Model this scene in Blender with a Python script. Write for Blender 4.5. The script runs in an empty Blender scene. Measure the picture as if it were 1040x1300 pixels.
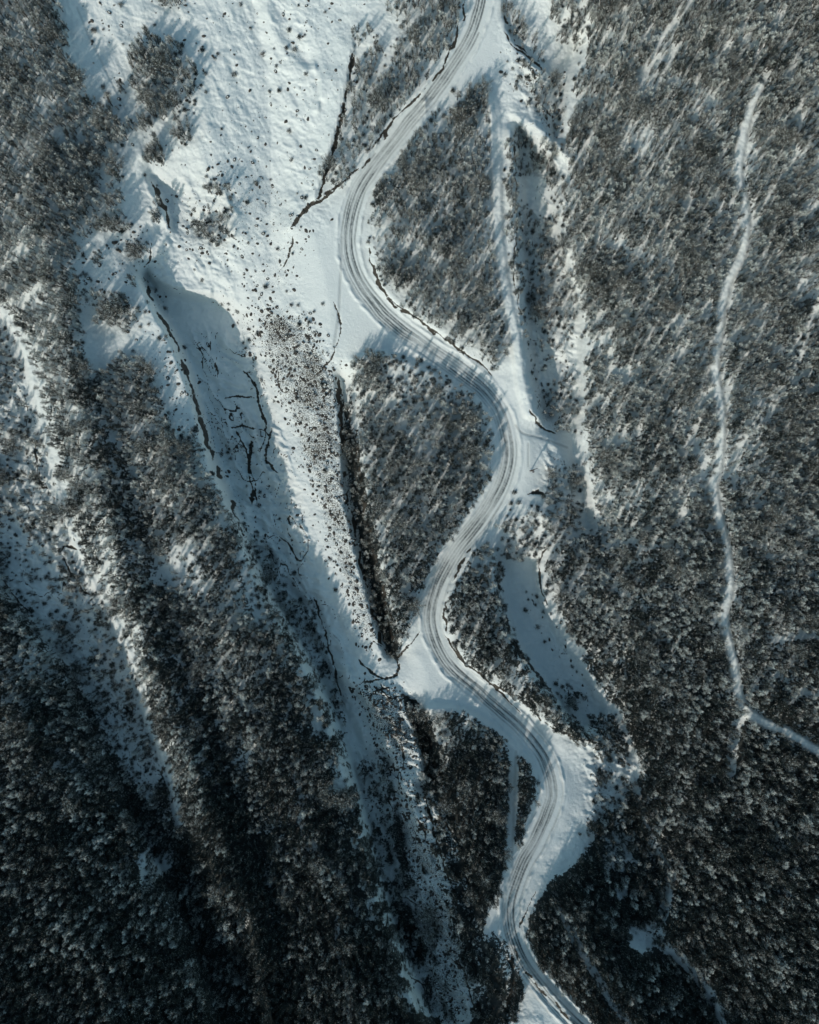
import bpy, math, random
import numpy as np
from mathutils import Vector

# ------------------------------------------------------------------ camera, sky, sun, exposure
S = bpy.context.scene
COL = S.collection
H = 240.0                      # camera height above the road (m)
MPP = 0.2                      # metres per photo pixel on the road's level
CU, CV = 520.0, 650.0
cam_d = bpy.data.cameras.new('camera'); cam = bpy.data.objects.new('camera', cam_d); COL.objects.link(cam)
cam.location = (0, 0, H); cam.rotation_euler = (0, 0, 0)
cam_d.sensor_fit = 'VERTICAL'; cam_d.sensor_height = 24
cam_d.lens = 12 / (650 * MPP / H)
cam_d.clip_start = 1; cam_d.clip_end = 4000
S.camera = cam
SUN_EL, SUN_AZ = math.radians(36), math.radians(210)
w = bpy.data.worlds.new('World'); S.world = w; w.use_nodes = True
nt = w.node_tree; sky = nt.nodes.new('ShaderNodeTexSky'); sky.sky_type = 'NISHITA'; sky.sun_disc = False
sky.ozone_density = 0; sky.dust_density = 1.5; sky.sun_elevation = SUN_EL; sky.sun_rotation = SUN_AZ
bg = nt.nodes['Background']; bg.inputs[1].default_value = 0.145
tint = nt.nodes.new('ShaderNodeMix'); tint.data_type = 'RGBA'; tint.blend_type = 'MULTIPLY'; tint.inputs[0].default_value = 1
tint.inputs[7].default_value = (.78, .985, .88, 1)      # cold, slightly green winter sky
nt.links.new(sky.outputs[0], tint.inputs[6]); nt.links.new(tint.outputs[2], bg.inputs[0])
sl = bpy.data.lights.new('sun', 'SUN'); sun = bpy.data.objects.new('sun', sl); COL.objects.link(sun)
sl.energy = 2.65; sl.angle = math.radians(0.5); sl.color = (1.0, 0.915, 0.83)
sdir = Vector((math.sin(SUN_AZ) * math.cos(SUN_EL), math.cos(SUN_AZ) * math.cos(SUN_EL), math.sin(SUN_EL)))
sun.rotation_euler = sdir.to_track_quat('Z', 'Y').to_euler(); sun.location = (-60, -100, 120)
vs = S.view_settings; vs.view_transform = 'Standard'; vs.look = 'None'; vs.gamma = 1; vs.exposure = -0.06
S.cycles.max_bounces = 5; S.cycles.diffuse_bounces = 3

rng = np.random.default_rng(7)
random.seed(7)

# ------------------------------------------------------------------ small numeric helpers
def smooth(pts, n=4):
    """Catmull-Rom through the traced points"""
    P = np.array(pts, float)
    if len(P) < 3: return P
    E = np.vstack([2*P[0]-P[1], P, 2*P[-1]-P[-2]])
    out = []
    for i in range(1, len(E)-2):
        p0, p1, p2, p3 = E[i-1], E[i], E[i+1], E[i+2]
        for k in range(n):
            t = k/n
            out.append(0.5*((2*p1)+(-p0+p2)*t+(2*p0-5*p1+4*p2-p3)*t*t+(-p0+3*p1-3*p2+p3)*t**3))
    out.append(P[-1]); return np.array(out)

def dist_line(U, V, pts, reach=60):
    """unsigned distance, signed side and arclength from grid points to a polyline (local)"""
    D = np.full(U.shape, 1e6); Sg = np.zeros(U.shape); A = np.zeros(U.shape); acc = 0.0
    x0, x1 = pts[:, 0].min()-reach, pts[:, 0].max()+reach
    y0, y1 = pts[:, 1].min()-reach, pts[:, 1].max()+reach
    idx = np.nonzero((U > x0) & (U < x1) & (V > y0) & (V < y1))
    u, v = U[idx], V[idx]; d = np.full(u.shape, 1e6); s = np.zeros(u.shape); a = np.zeros(u.shape)
    for (ax, ay), (bx, by) in zip(pts[:-1], pts[1:]):
        dx, dy = bx-ax, by-ay; L2 = dx*dx+dy*dy
        if L2 < 1e-9: continue
        m = np.nonzero((u > min(ax, bx)-reach) & (u < max(ax, bx)+reach) & (v > min(ay, by)-reach) & (v < max(ay, by)+reach))[0]
        uu, vv = u[m], v[m]
        t = np.clip(((uu-ax)*dx+(vv-ay)*dy)/L2, 0, 1)
        ex, ey = uu-(ax+t*dx), vv-(ay+t*dy); dd = np.hypot(ex, ey)
        b = dd < d[m]; mm = m[b]
        d[mm] = dd[b]; s[mm] = (ex*(-dy)+ey*dx)[b]; a[mm] = (acc+t*math.sqrt(L2))[b]
        acc += math.sqrt(L2)
    D[idx] = d; Sg[idx] = np.sign(s); A[idx] = a
    return D, Sg, A

def inside(U, V, poly):
    P = np.array(poly, float); r = np.zeros(U.shape, bool)
    idx = np.nonzero((U >= P[:, 0].min()) & (U <= P[:, 0].max()) & (V >= P[:, 1].min()) & (V <= P[:, 1].max()))
    u, v = U[idx], V[idx]; c = np.zeros(u.shape, bool); n = len(P); j = n-1
    for i in range(n):
        xi, yi, xj, yj = P[i, 0], P[i, 1], P[j, 0], P[j, 1]
        if yi != yj:
            c ^= ((yi > v) != (yj > v)) & (u < (xj-xi)*(v-yi)/(yj-yi)+xi)
        j = i
    r[idx] = c; return r

class Noise:
    def __init__(s, seed, n=256): s.g = np.random.default_rng(seed).random((n, n)); s.n = n
    def __call__(s, x, y):
        xi = np.floor(x).astype(int); yi = np.floor(y).astype(int); fx = x-xi; fy = y-yi
        fx = fx*fx*(3-2*fx); fy = fy*fy*(3-2*fy); n = s.n; g = s.g
        a = g[yi % n, xi % n]; b = g[yi % n, (xi+1) % n]; c = g[(yi+1) % n, xi % n]; d = g[(yi+1) % n, (xi+1) % n]
        return (a*(1-fx)+b*fx)*(1-fy)+(c*(1-fx)+d*fx)*fy
def fbm(U, V, scale, seed, oct=3, ang=0.0, stretch=1.0):
    ca, sa = math.cos(ang), math.sin(ang)
    x = (U*ca+V*sa)/(scale*stretch); y = (-U*sa+V*ca)/scale
    r = 0; amp = 1; tot = 0
    for k in range(oct):
        r = r+amp*Noise(seed+k)(x*2**k+13.1*k, y*2**k+7.7*k); tot += amp; amp *= 0.5
    return r/tot
def sstep(x, a, b):
    t = np.clip((x-a)/(b-a), 0, 1); return t*t*(3-2*t)
def box(a, r):
    for ax in (0, 1):
        p = np.pad(a, [(r+1, r) if k == ax else (0, 0) for k in (0, 1)], mode='edge'); c = np.cumsum(p, ax); n = a.shape[ax]
        a = (np.take(c, np.arange(n)+2*r+1, ax)-np.take(c, np.arange(n), ax))/(2*r+1)
    return a
def blur(a, n):
    if n >= 10: r = max(1, int(round(math.sqrt(n/4)))); return box(box(box(a, r), r), r)
    for _ in range(n):
        p = np.pad(a, 1, mode='edge')
        a = (p[:-2, 1:-1]+p[2:, 1:-1]+p[1:-1, :-2]+p[1:-1, 2:]+4*p[1:-1, 1:-1])/8
    return a

# ------------------------------------------------------------------ the lie of the land (traced, photo pixels; z in metres)
ROAD = smooth([(618,-60),(612,0),(598,45),(568,95),(530,142),(490,192),(455,245),(442,300),(452,350),(485,395),(530,432),(585,468),(628,510),(646,560),(642,605),(615,655),(578,705),(552,755),(550,800),(573,845),(618,885),(662,925),(692,965),(702,1010),(684,1060),(660,1110),(648,1160),(660,1210),(692,1255),(735,1300),(790,1350)], 8)
# step lines: points top to bottom, z on the left (west) side, z on the right side, half width, soil strength
STEPS = [
 ([(180,352),(200,392),(226,440),(248,505),(268,575),(298,650)], 3.5,-12, 7, .9),
 ([(298,650),(335,740),(368,800),(402,860),(430,930),(452,1000),(474,1080),(490,1150),(530,1260),(545,1300),(575,1400)], 4.5,-9.5, 9, .35),
 ([(190,228),(200,245),(212,270),(216,290)], -1,-5, 4, 1),
 ([(205,228),(235,245),(252,270),(275,278)], -5,-2.6, 7, 0),
 ([(190,356),(225,372),(268,378)], -11,-4, 8, 0),
 ([(268,378),(305,398),(325,440),(338,500),(350,548)], -11,-6, 10, .2),
 ([(350,570),(352,600),(362,640),(372,700),(392,760),(420,830),(448,900),(478,980),(500,1060),(520,1140),(560,1250),(590,1330)], -9.5,-5.5, 14, .1),
 ([(428,480),(432,520),(438,570),(440,620),(455,700),(470,760),(490,830)], -1,-5.5, 6, .8),
 ([(452,560),(462,640),(478,720),(494,780),(502,815)], -6,1, 8, .8),
 ([(515,892),(530,930),(545,985)], -1,-5, 5, .9),
 ([(532,900),(545,930),(560,985)], -5,0.5, 8, .3),
 ([(592,-30),(590,5),(575,60),(545,108),(503,150),(460,212),(425,242),(390,265),(372,288)], 1.0,0, 3, .8),
 ([(450,55),(442,105),(432,150),(420,195),(408,235),(402,252)], 2.0,0.3, 3, 1),
 ([(640,-20),(642,25),(655,55),(675,75),(692,92)], 0,-3, 4, .9),
 ([(620,105),(627,150),(626,200)], 1,-1, 4, 0),
 ([(655,165),(660,230),(663,300),(668,400),(675,470),(690,530)], 1.5,-10, 7, .3),
 ([(650,150),(670,160),(700,185),(714,205)], -3,-.5, 6, 0),
 ([(738,60),(716,120),(712,180),(704,230),(708,290),(722,350),(735,400),(738,480),(735,560),(748,640),(756,672)], -8,-4, 7, .1),
 ([(632,712),(636,760),(655,815),(690,870),(735,925)], 2.5,-8, 6, .5),
 ([(682,712),(690,760),(715,810),(745,860),(770,905)], -8,-4.5, 7, .2),
 ([(775,905),(800,940),(806,1010),(822,1070),(850,1110),(842,1160),(832,1190),(870,1225),(905,1275),(925,1330)], -5,-3, 7, .1),
 ([(470,315),(480,360),(512,395),(560,425),(590,450)], 0,1.3, 4, .6),
 ([(445,455),(480,448),(540,465),(590,495),(622,535),(628,590),(600,645)], 1.8,0, 4, 0),
 ([(600,690),(572,745),(566,790),(590,840),(650,885),(700,922),(752,945)], 0,1.4, 4, .55),
 ([(540,898),(590,900),(640,932),(674,968),(680,1010),(652,1085),(636,1150)], 1.6,0, 4, 0),
 ([(650,1200),(668,1235),(710,1280),(745,1330)], 0,1.6, 4, .5),
 # far left gully
 ([(-60,330),(0,392),(28,438),(46,500),(60,570),(82,650),(110,722),(148,790),(172,850),(188,920),(212,975),(232,1060),(265,1130),(330,1250),(350,1340)], -1,2, 9, .1),
 ([(-60,650),(0,742),(50,812),(84,845),(106,900),(150,985),(190,1080),(240,1180),(280,1300)], 5,-1, 9, .2),
 ([(98,370),(110,480),(138,580),(168,680),(198,780),(232,880),(272,980),(312,1080),(345,1200),(370,1310)], 7.5,4.2, 20, 0),
 # upper slope wrinkles
 ([(345,-20),(350,20),(362,55),(385,85)], -1,-2, 7, .15),
 ([(500,-60),(480,-20)], 0,0, 4, 0),
 ([(395,85),(402,110),(396,140)], 0,1.5, 6, .1),
]
RIDGES = [  # plain height lines
 ([(40,0),(60,150),(60,300),(75,400),(95,520),(125,640),(155,740),(185,850),(222,960),(262,1070),(300,1200)], 7),
 ([(100,0),(150,120),(180,200)], 2), ([(230,0),(260,150),(300,300)], 0), ([(320,0),(340,120),(345,300),(350,420),(380,560)], -4),
 ([(400,20),(410,200)], 0), ([(400,300),(420,400),(405,470)], 0), ([(440,850),(470,900),(500,960),(540,1060),(580,1180)], -.5),
 ([(395,500),(425,620),(460,740),(480,820)], -1.2),
 ([(120,420),(175,430),(215,540)], 4), ([(215,560),(245,700),(300,820),(350,950),(400,1080),(440,1200),(460,1300)], 7),
 ([(-240,300),(-240,700),(-200,1500)], 10), ([(30,900),(80,1100),(150,1300)], 10), ([(-120,-200),(-60,200)], 7),
 ([(20,480),(35,600),(70,700)], -1), ([(540,130),(530,250),(560,400),(630,430)], 1.3), ([(520,540),(560,620),(520,720)], 3),
 ([(600,760),(650,850)], 2.2), ([(690,200),(695,300),(700,480)], -9.5), ([(700,560),(720,600)], -2.5), ([(660,640),(700,660)], .5),
 ([(665,740),(700,830),(735,900)], -8), ([(712,975),(722,1000),(712,1040)], 0), ([(530,830),(545,860),(545,888)], 0), ([(672,560),(668,610),(625,680)], 0), ([(625,30),(618,85)], 0), ([(772,960),(775,1000)], -5), ([(780,980),(780,1080),(800,1160)], -4),
 ([(800,0),(800,150),(800,300),(800,450),(800,600),(810,750),(840,900),(900,1020),(940,1150),(1000,1300)], 3.5),
 ([(900,0),(930,200),(900,400),(905,600),(920,800),(1000,930)], 9),
 ([(1040,0),(1040,300),(1050,600),(1070,900)], 14), ([(1280,-200),(1280,1500)], 24),
 ([(600,960),(610,1080),(600,1180)], 2), ([(720,1140),(800,1290)], 2.5), ([(560,1000),(590,1100),(610,1250)], -1),
 ([(250,-240),(500,-240),(900,-240)], 4),
]
G0U, G0V, G1U, G1V = -240, -240, 1280, 1540
def solve():
    z = None
    for step in (32, 16, 8, 4):
        nu, nv = (G1U-G0U)//step+1, (G1V-G0V)//step+1
        acc = np.zeros((nv, nu)); cnt = np.zeros((nv, nu))
        def put(p, zz):
            q = np.round((p-np.array([G0U, G0V]))/step).astype(int)
            ok = (q[:, 0] >= 0) & (q[:, 0] < nu) & (q[:, 1] >= 0) & (q[:, 1] < nv); q = q[ok]
            np.add.at(acc, (q[:, 1], q[:, 0]), zz); np.add.at(cnt, (q[:, 1], q[:, 0]), 1)
        def dense(P):
            out = []
            for a, b in zip(P[:-1], P[1:]):
                n = max(2, int(np.hypot(*(b-a))/2)); t = np.linspace(0, 1, n)[:, None]; out.append(a*(1-t)+b*t)
            return np.vstack(out)
        for off in (-9, 0, 9):
            d = dense(ROAD); t = np.gradient(d, axis=0); t /= np.linalg.norm(t, axis=1)[:, None]+1e-9
            put(d+off*np.stack([-t[:, 1], t[:, 0]], 1), 0.0)
        for pts, zw, ze, hw, soil in STEPS:
            d = dense(smooth(pts)); t = np.gradient(d, axis=0); t /= np.linalg.norm(t, axis=1)[:, None]+1e-9
            n = np.stack([-t[:, 1], t[:, 0]], 1); put(d+n*hw, zw); put(d-n*hw, ze)
        for pts, zz in RIDGES: put(dense(smooth(pts)), zz)
        fix = cnt > 0; val = np.where(fix, acc/np.maximum(cnt, 1), 0)
        if z is None: z = np.full((nv, nu), float(val[fix].mean()))
        else:
            o = z; yi = np.clip(np.arange(nv)/2, 0, o.shape[0]-1.001); xi = np.clip(np.arange(nu)/2, 0, o.shape[1]-1.001)
            y0 = yi.astype(int); x0 = xi.astype(int); fy = (yi-y0)[:, None]; fx = (xi-x0)[None]
            z = (o[np.ix_(y0, x0)]*(1-fx)+o[np.ix_(y0, x0+1)]*fx)*(1-fy)+(o[np.ix_(y0+1, x0)]*(1-fx)+o[np.ix_(y0+1, x0+1)]*fx)*fy
        for _ in range(400):
            z = np.where(fix, val, z)
            p = np.pad(z, 1, mode='edge'); z = (p[:-2, 1:-1]+p[2:, 1:-1]+p[1:-1, :-2]+p[1:-1, 2:])/4
        z = np.where(fix, val, z)
    return blur(z, 1), 4
Z0, ZS = solve()
def bil(G, step, U, V):
    x = np.clip((U-G0U)/step, 0, G.shape[1]-1.001); y = np.clip((V-G0V)/step, 0, G.shape[0]-1.001)
    xi = x.astype(int); yi = y.astype(int); fx = x-xi; fy = y-yi
    return (G[yi, xi]*(1-fx)+G[yi, xi+1]*fx)*(1-fy)+(G[yi+1, xi]*(1-fx)+G[yi+1, xi+1]*fx)*fy

# ------------------------------------------------------------------ where woods stand (density) on a 2 px raster
RS = 2
gu = np.arange(G0U, G1U+1, RS, float); gv = np.arange(G0V, G1V+1, RS, float)
RU, RV = np.meshgrid(gu, gv)
D = np.zeros(RU.shape)
def poly(pts, val, soft=3):
    global D
    m = blur(inside(RU+5*(fbm(RU, RV, 14, 3)-.5)*2, RV+5*(fbm(RU, RV, 14, 33)-.5)*2, pts).astype(float), soft)
    D = D*(1-m)+val*m
def blob(cx, cy, rx, ry, val, ang=0):
    t = np.linspace(0, 6.283, 22)[:-1]; k = 1+.12*np.sin(3*t+cx)+.08*np.sin(5*t+cy)
    x, y = rx*np.cos(t)*k, ry*np.sin(t)*k; c, s = math.cos(ang), math.sin(ang)
    poly(list(zip(cx+x*c-y*s, cy+x*s+y*c)), val, 1)
def clear(pts, width, val=0.0, soft=3):
    global D
    d, _, _ = dist_line(RU, RV, smooth(pts), 30)
    k = sstep(d, width/2, width/2+soft); D = np.where(d < 30, D*k+val*(1-k), D)
# left woods
poly([(-240,-240),(50,-240),(72,0),(92,75),(122,130),(148,195),(160,250),(120,288),(104,330),(100,395),(108,440),(122,480),(145,455),(170,445),(195,470),(212,520),(222,560),(250,545),(262,590),(298,655),(335,745),(370,800),(402,860),(428,930),(452,1000),(476,1080),(492,1150),(530,1260),(545,1300),(575,1540),(-240,1540)], 1)
poly([(0,392),(28,438),(46,500),(60,570),(82,650),(110,722),(148,790),(172,850),(185,920),(205,975),(195,1030),(150,960),(106,880),(84,840),(50,805),(0,735),(-60,650),(-60,340)], .42)
poly([(20,680),(60,690),(90,760),(75,800),(40,770),(15,730)], .2)
poly([(215,700),(262,690),(255,740),(232,765)], .3)
poly([(300,690),(330,740),(345,800),(325,790)], .3)
poly([(172,1090),(186,1080),(196,1090),(212,1078),(222,1092),(210,1104),(222,1112),(196,1108),(182,1120)], .12)
# scattered groves on the upper slope
blob(205,100,34,48,1); blob(188,75,18,26,.9); blob(228,105,22,45,.6); blob(138,160,28,26,1); blob(182,160,12,9,1); blob(234,170,12,16,.8)
blob(200,198,13,16,.9); blob(150,398,26,25,1.2); blob(145,283,23,16,.8); blob(118,170,14,10,.6); blob(200,268,9,17,1); blob(180,320,14,16,.9)
blob(275,288,25,26,.45); blob(278,238,16,12,.6); blob(128,328,8,7,1); blob(222,2,14,8,1); blob(175,355,9,8,1); blob(160,110,7,9,.3)
blob(120,380,16,12,.4)
# groves west of the road
poly([(500,-40),(592,-40),(588,5),(573,58),(543,106),(500,148),(470,190),(452,205),(418,228),(428,185),(440,140),(452,90),(468,70),(500,55),(505,30),(492,15)], .8)
blob(432,218,22,26,.7); blob(460,45,16,14,.5)
clear([(515,30),(490,75),(470,130),(462,190)], 6, .25)
# the grove inside the upper bend and the thin strip east of the farm track
poly([(592,118),(612,110),(624,135),(624,200),(624,260),(630,330),(645,400),(652,440),(630,470),(600,448),(560,425),(510,388),(478,345),(468,290),(483,230),(518,182),(560,142)], 1)
poly([(575,118),(592,114),(588,140),(560,160)], .3)
poly([(638,175),(650,175),(656,250),(658,340),(668,440),(656,420),(642,330),(638,250)], .85)
# blue hollow east of it
poly([(660,60),(690,90),(718,110),(712,180),(700,220),(670,230),(655,190),(650,165),(690,180),(700,160),(670,120)], .3)
poly([(655,175),(690,190),(700,225),(708,290),(722,350),(732,400),(722,430),(690,425),(664,400),(657,300)], .6)
poly([(652,225),(690,225),(706,262),(705,280),(660,262)], .0)
poly([(668,430),(720,440),(732,500),(700,530),(672,480)], .22)
poly([(640,10),(660,20),(690,78),(680,82),(655,55),(643,30)], .6)
poly([(712,60),(738,70),(760,0),(740,-60),(690,-60),(700,20)], .5)
# east hillside
poly([(742,-240),(745,40),(736,90),(722,130),(716,200),(712,260),(722,330),(738,390),(742,470),(740,560),(752,630),(758,675),(700,690),(690,720),(705,770),(735,830),(765,880),(790,905),(806,950),(812,1010),(826,1060),(852,1100),(848,1160),(838,1190),(875,1215),(912,1265),(940,1330),(960,1540),(1280,1540),(1280,-240)], 1)
clear([(745,30),(738,80),(724,130),(712,180),(704,235),(712,300)], 5, .25)
clear([(735,520),(736,590),(750,640),(755,672)], 3, .1)
# around the turning place
poly([(690,505),(735,510),(735,545),(700,548),(685,530)], .8)
poly([(700,600),(735,590),(740,640),(735,672),(700,670),(690,630)], .8)
poly([(630,668),(690,640),(720,680),(690,712),(640,710)], .5)
# grove inside the middle bend
poly([(445,462),(478,445),(520,455),(585,488),(618,525),(628,575),(620,620),(595,655),(572,695),(548,735),(535,770),(520,800),(505,830),(494,832),(480,780),(466,720),(455,650),(445,600),(438,540),(440,500)], 1)
poly([(488,452),(520,456),(580,485),(600,512),(560,528),(520,518),(498,505),(480,480)], .38, 1)
clear([(448,480),(452,510),(448,540)], 5, .1)
poly([(432,500),(440,560),(446,620),(460,700),(474,750),(494,832),(506,838),(496,800),(482,720),(468,650),(455,590),(446,530)], .85, 1)
poly([(512,888),(530,930),(545,985),(562,990),(548,930),(528,888)], 1.1, 1)
# grove between road and lower hollow
poly([(600,700),(628,692),(634,720),(640,770),(660,822),(695,878),(738,925),(752,938),(740,948),(700,920),(650,883),(592,842),(568,800),(570,760)], 1)
poly([(600,690),(635,690),(640,712),(600,720)], .5)
# lower hollow plants, spit at its foot
blob(725,885,16,10,.7); blob(700,745,10,8,.3)
poly([(745,905),(782,905),(800,945),(796,972),(760,962),(745,940)], .75)
# lower grove left of the road
poly([(545,902),(590,903),(640,935),(672,970),(680,1010),(660,1060),(640,1110),(622,1150),(605,1200),(612,1280),(640,1300),(620,1540),(595,1400),(590,1200),(560,1080),(535,990)], 1)
poly([(540,898),(570,903),(565,950),(548,940)], .25)
clear([(652,945),(652,1000),(648,1060),(646,1100)], 9, 0)
poly([(655,1195),(672,1235),(650,1300),(650,1240)], .7)
# lower right woods
poly([(758,975),(790,985),(808,1010),(826,1070),(852,1110),(845,1165),(835,1195),(875,1215),(912,1265),(940,1330),(960,1540),(780,1540),(780,1350),(740,1300),(698,1255),(668,1205),(672,1160),(700,1115),(735,1095),(755,1060),(745,1040),(762,1010)], 1)
poly([(760,985),(800,990),(800,1020),(750,1040)], .45)
poly([(765,1055),(805,1060),(795,1110),(765,1100)], .45)
poly([(796,1172),(822,1168),(850,1185),(835,1200),(815,1212),(800,1200)], 0)
poly([(785,1120),(800,1118),(798,1140),(783,1145)], 0)
# shaded lower valley: broken scrub
poly([(452,960),(480,960),(500,1040),(520,1110),(540,1200),(552,1300),(520,1250),(492,1150),(476,1080)], .3)
poly([(480,1150),(520,1150),(545,1210),(540,1230),(510,1220),(490,1190)], .9)
poly([(500,1020),(512,1050),(524,1120),(515,1130),(500,1070)], .85)
poly([(530,1120),(548,1150),(560,1210),(575,1290),(560,1290),(540,1200)], .2)
poly([(470,930),(490,960),(500,1010),(488,1010),(474,970)], .5)
poly([(545,985),(560,990),(590,1090),(600,1190),(590,1200),(575,1120),(550,1040)], .55)
poly([(600,1190),(630,1200),(645,1290),(640,1540),(620,1540),(605,1300)], .5)
poly([(335,740),(400,760),(405,800),(430,870),(445,930),(420,900),(380,820)], .55)
poly([(300,660),(345,690),(360,740),(380,790),(350,770)], .75)
# paths and light lines through the woods
PATHS = [([(616,103),(628,140),(630,190),(631,250),(634,310),(642,370),(654,430),(662,490),(672,525)], 13, 0), ([(964,108),(948,150),(936,215),(945,265),(942,320),(920,365),(912,420),(907,470),(915,530),(911,590),(905,625),(920,690),(925,740),(919,790),(930,840),(940,890),(960,912),(1000,930),(1050,960),(1150,1010)], 7.5, 0),
 ([(1040,385),(1024,420),(1008,465)], 6, .25), ([(1000,485),(970,515),(948,560)], 6, .3), ([(975,812),(1010,806),(1050,806)], 5, .1),
 ([(1000,890),(1020,878),(1050,880)], 4, .2), ([(945,900),(932,935),(928,980)], 7, .3), ([(370,972),(382,1010),(383,1050)], 1, .45),
 ([(430,1165),(428,1200),(440,1250),(446,1310)], 1, .4), ([(710,1155),(740,1210),(770,1260),(798,1300)], 5, .3), ([(385,1060),(430,1110),(455,1160),(480,1165)], 3, .5),
 ([(0,392),(28,438),(46,500),(60,570),(82,650),(108,722)], 9, .1), ([(108,722),(148,790),(172,850),(188,920),(212,975),(228,1045)], 8, .25),
 ([(852,1110),(842,1160),(832,1190),(870,1222),(905,1270),(925,1330)], 8, .2), ([(1034,120),(1040,200),(1045,260)], 12, .3), ([(100,300),(98,380),(112,480),(135,470)], 2, .7)]
for p, wd, vv in PATHS: clear(p, wd+3, vv, 3)
edgen = fbm(RU, RV, 16, 510, 3)
dv, _, _ = dist_line(RU, RV, smooth([(402,860),(428,930),(452,1000),(476,1080),(492,1150),(530,1260),(545,1320)]), 40)
D = np.where((dv < 26) & (edgen > .55), D*.25, D); D = np.where((dv < 20) & (edgen < .38), np.maximum(D, .9), D)
dv, _, _ = dist_line(RU, RV, smooth([(535,990),(560,1080),(590,1200),(602,1320)]), 40)
D = np.where((dv < 22) & (edgen > .54), D*.15, D); D = np.where((dv < 13) & (edgen < .38), np.maximum(D, .9), D)
rd, _, _ = dist_line(RU, RV, ROAD, 60)
D *= sstep(rd, 15, 19)
# openings inside the woods, drawn out along the slope
n1 = fbm(RU, RV, 26, 50, 3, math.radians(-55), 1.8); n2 = fbm(RU, RV, 90, 60, 2)
openn = sstep(n1, .62, .72)*sstep(1-RV/1500+.55*n2, .35, .95)
n3 = fbm(RU, RV, 5, 55, 2, math.radians(-57), 2.0); fine_open = sstep(n3, .53, .66)*sstep(1.05-RV/1500+.45*(n2-.5), .15, .75)
DW = np.clip(D, 0, 1.2)*(1-.35*openn)*(1-.8*fine_open)
DS = D.copy()

FLAT = np.zeros(RU.shape)
for pts in ([(430,300),(380,290),(370,330),(400,400),(430,450),(500,440)], [(540,800),(508,850),(530,890),(600,895),(580,850)], [(650,560),(690,560),(680,630),(620,690),(600,700),(640,600)], [(600,20),(640,60),(630,110),(560,120)], [(700,960),(745,1000),(700,1060),(690,1040)]):
    FLAT = np.maximum(FLAT, blur(inside(RU, RV, pts).astype(float), 30))
ROUGH = np.zeros(RU.shape)
for pts, v_ in [([(240,420),(330,420),(352,540),(400,700),(440,800),(480,950),(430,930),(402,860),(335,740),(290,640),(262,560)], .9), ([(290,520),(352,540),(380,640),(400,720),(350,720),(300,620)], 1.9), ([(325,380),(390,400),(440,500),(440,620),(490,830),(440,760),(370,540)], .35),
                ([(455,860),(512,870),(545,980),(600,1100),(620,1300),(540,1300),(480,1100),(450,960)], 1.2), ([(0,400),(60,560),(110,720),(190,900),(150,960),(80,840),(0,730)], .7), ([(655,60),(700,80),(735,400),(740,520),(680,520),(655,300)], .6),
                ([(690,560),(750,600),(755,680),(690,640)], .7), ([(180,220),(300,230),(300,400),(200,380)], .5), ([(740,900),(800,940),(850,1110),(840,1200),(790,1180),(750,1040)], .9), ([(640,720),(690,760),(770,900),(730,910)], .55), ([(340,-30),(400,-30),(400,250),(360,260)], .35), ([(90,-30),(340,-30),(330,200),(150,150)], .2)]:
    ROUGH = np.maximum(ROUGH, v_*blur(inside(RU, RV, pts).astype(float), 40))
def ridged(U, V, scale, seed, ang, st):
    return 1-np.abs(2*fbm(U, V, scale, seed, 3, ang, st)-1)*2.2
def T(V):  # invented rise toward the bottom, tilting ground from the sun to darken it
    a = .5*.072/740*(np.clip(V, 560, 1340)-560)**2; e = np.clip(V-1340, 0, 500); return a+.076*(e-e*e/1000)
def height(U, V, fine=True):
    z = bil(Z0, ZS, U, V)+T(V)
    rdist, _, _ = dist_line(U, V, ROAD, 60); off = sstep(rdist, 14, 34)
    flat = 1-.85*np.clip(bil(FLAT, RS, U, V), 0, 1); off = off*flat
    z = z+off*(1.3*(fbm(U, V, 60, 11, 2)-.5)+.7*(fbm(U, V, 17, 12, 2)-.5))
    rg = np.clip(bil(ROUGH, RS, U, V), 0, 1.5)
    z = z+off*rg*(1.5*(np.clip(ridged(U, V, 20, 301, math.radians(64), 2.6), 0, 1)-.5)+.8*(np.clip(ridged(U, V, 9, 311, math.radians(20), 1.8), 0, 1)-.5))
    if fine:
        ul = sstep(-V, -420, -250)*sstep(-U, -460, -380)
        z = z+off*(.24*(fbm(U, V, 5, 13, 2)-.5)+ul*.5*(fbm(U, V, 9, 14, 3, math.radians(66), 7)-.5)+.16*(fbm(U, V, 2.2, 15, 1)-.5))
        z = z+(1-off)*.05*(fbm(U, V, 3, 16, 2)-.5)
    return z
def world(U, V, z):
    k = (H-z)/H*MPP
    return (U-CU)*k, -(V-CV)*k, z

# ------------------------------------------------------------------ materials
def mat(name):
    m = bpy.data.materials.new(name); m.use_nodes = True; return m, m.node_tree, m.node_tree.nodes['Principled BSDF']
def N(t, kind, **kw):
    n = t.nodes.new(kind)
    for k, v in kw.items(): setattr(n, k, v)
    return n
def mixc(t, fac, a, b):
    n = N(t, 'ShaderNodeMix', data_type='RGBA')
    for s, x in ((0, fac), (6, a), (7, b)):
        if isinstance(x, (tuple, float, int)): n.inputs[s].default_value = (*x, 1) if isinstance(x, tuple) else x
        else: t.links.new(x, n.inputs[s])
    return n.outputs[2]
def math_(t, op, a, b=None, c=None, clamp=False):
    n = N(t, 'ShaderNodeMath', operation=op, use_clamp=clamp)
    for i, x in enumerate((a, b, c)):
        if x is None: continue
        if isinstance(x, (float, int)): n.inputs[i].default_value = x
        else: t.links.new(x, n.inputs[i])
    return n.outputs[0]
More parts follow.
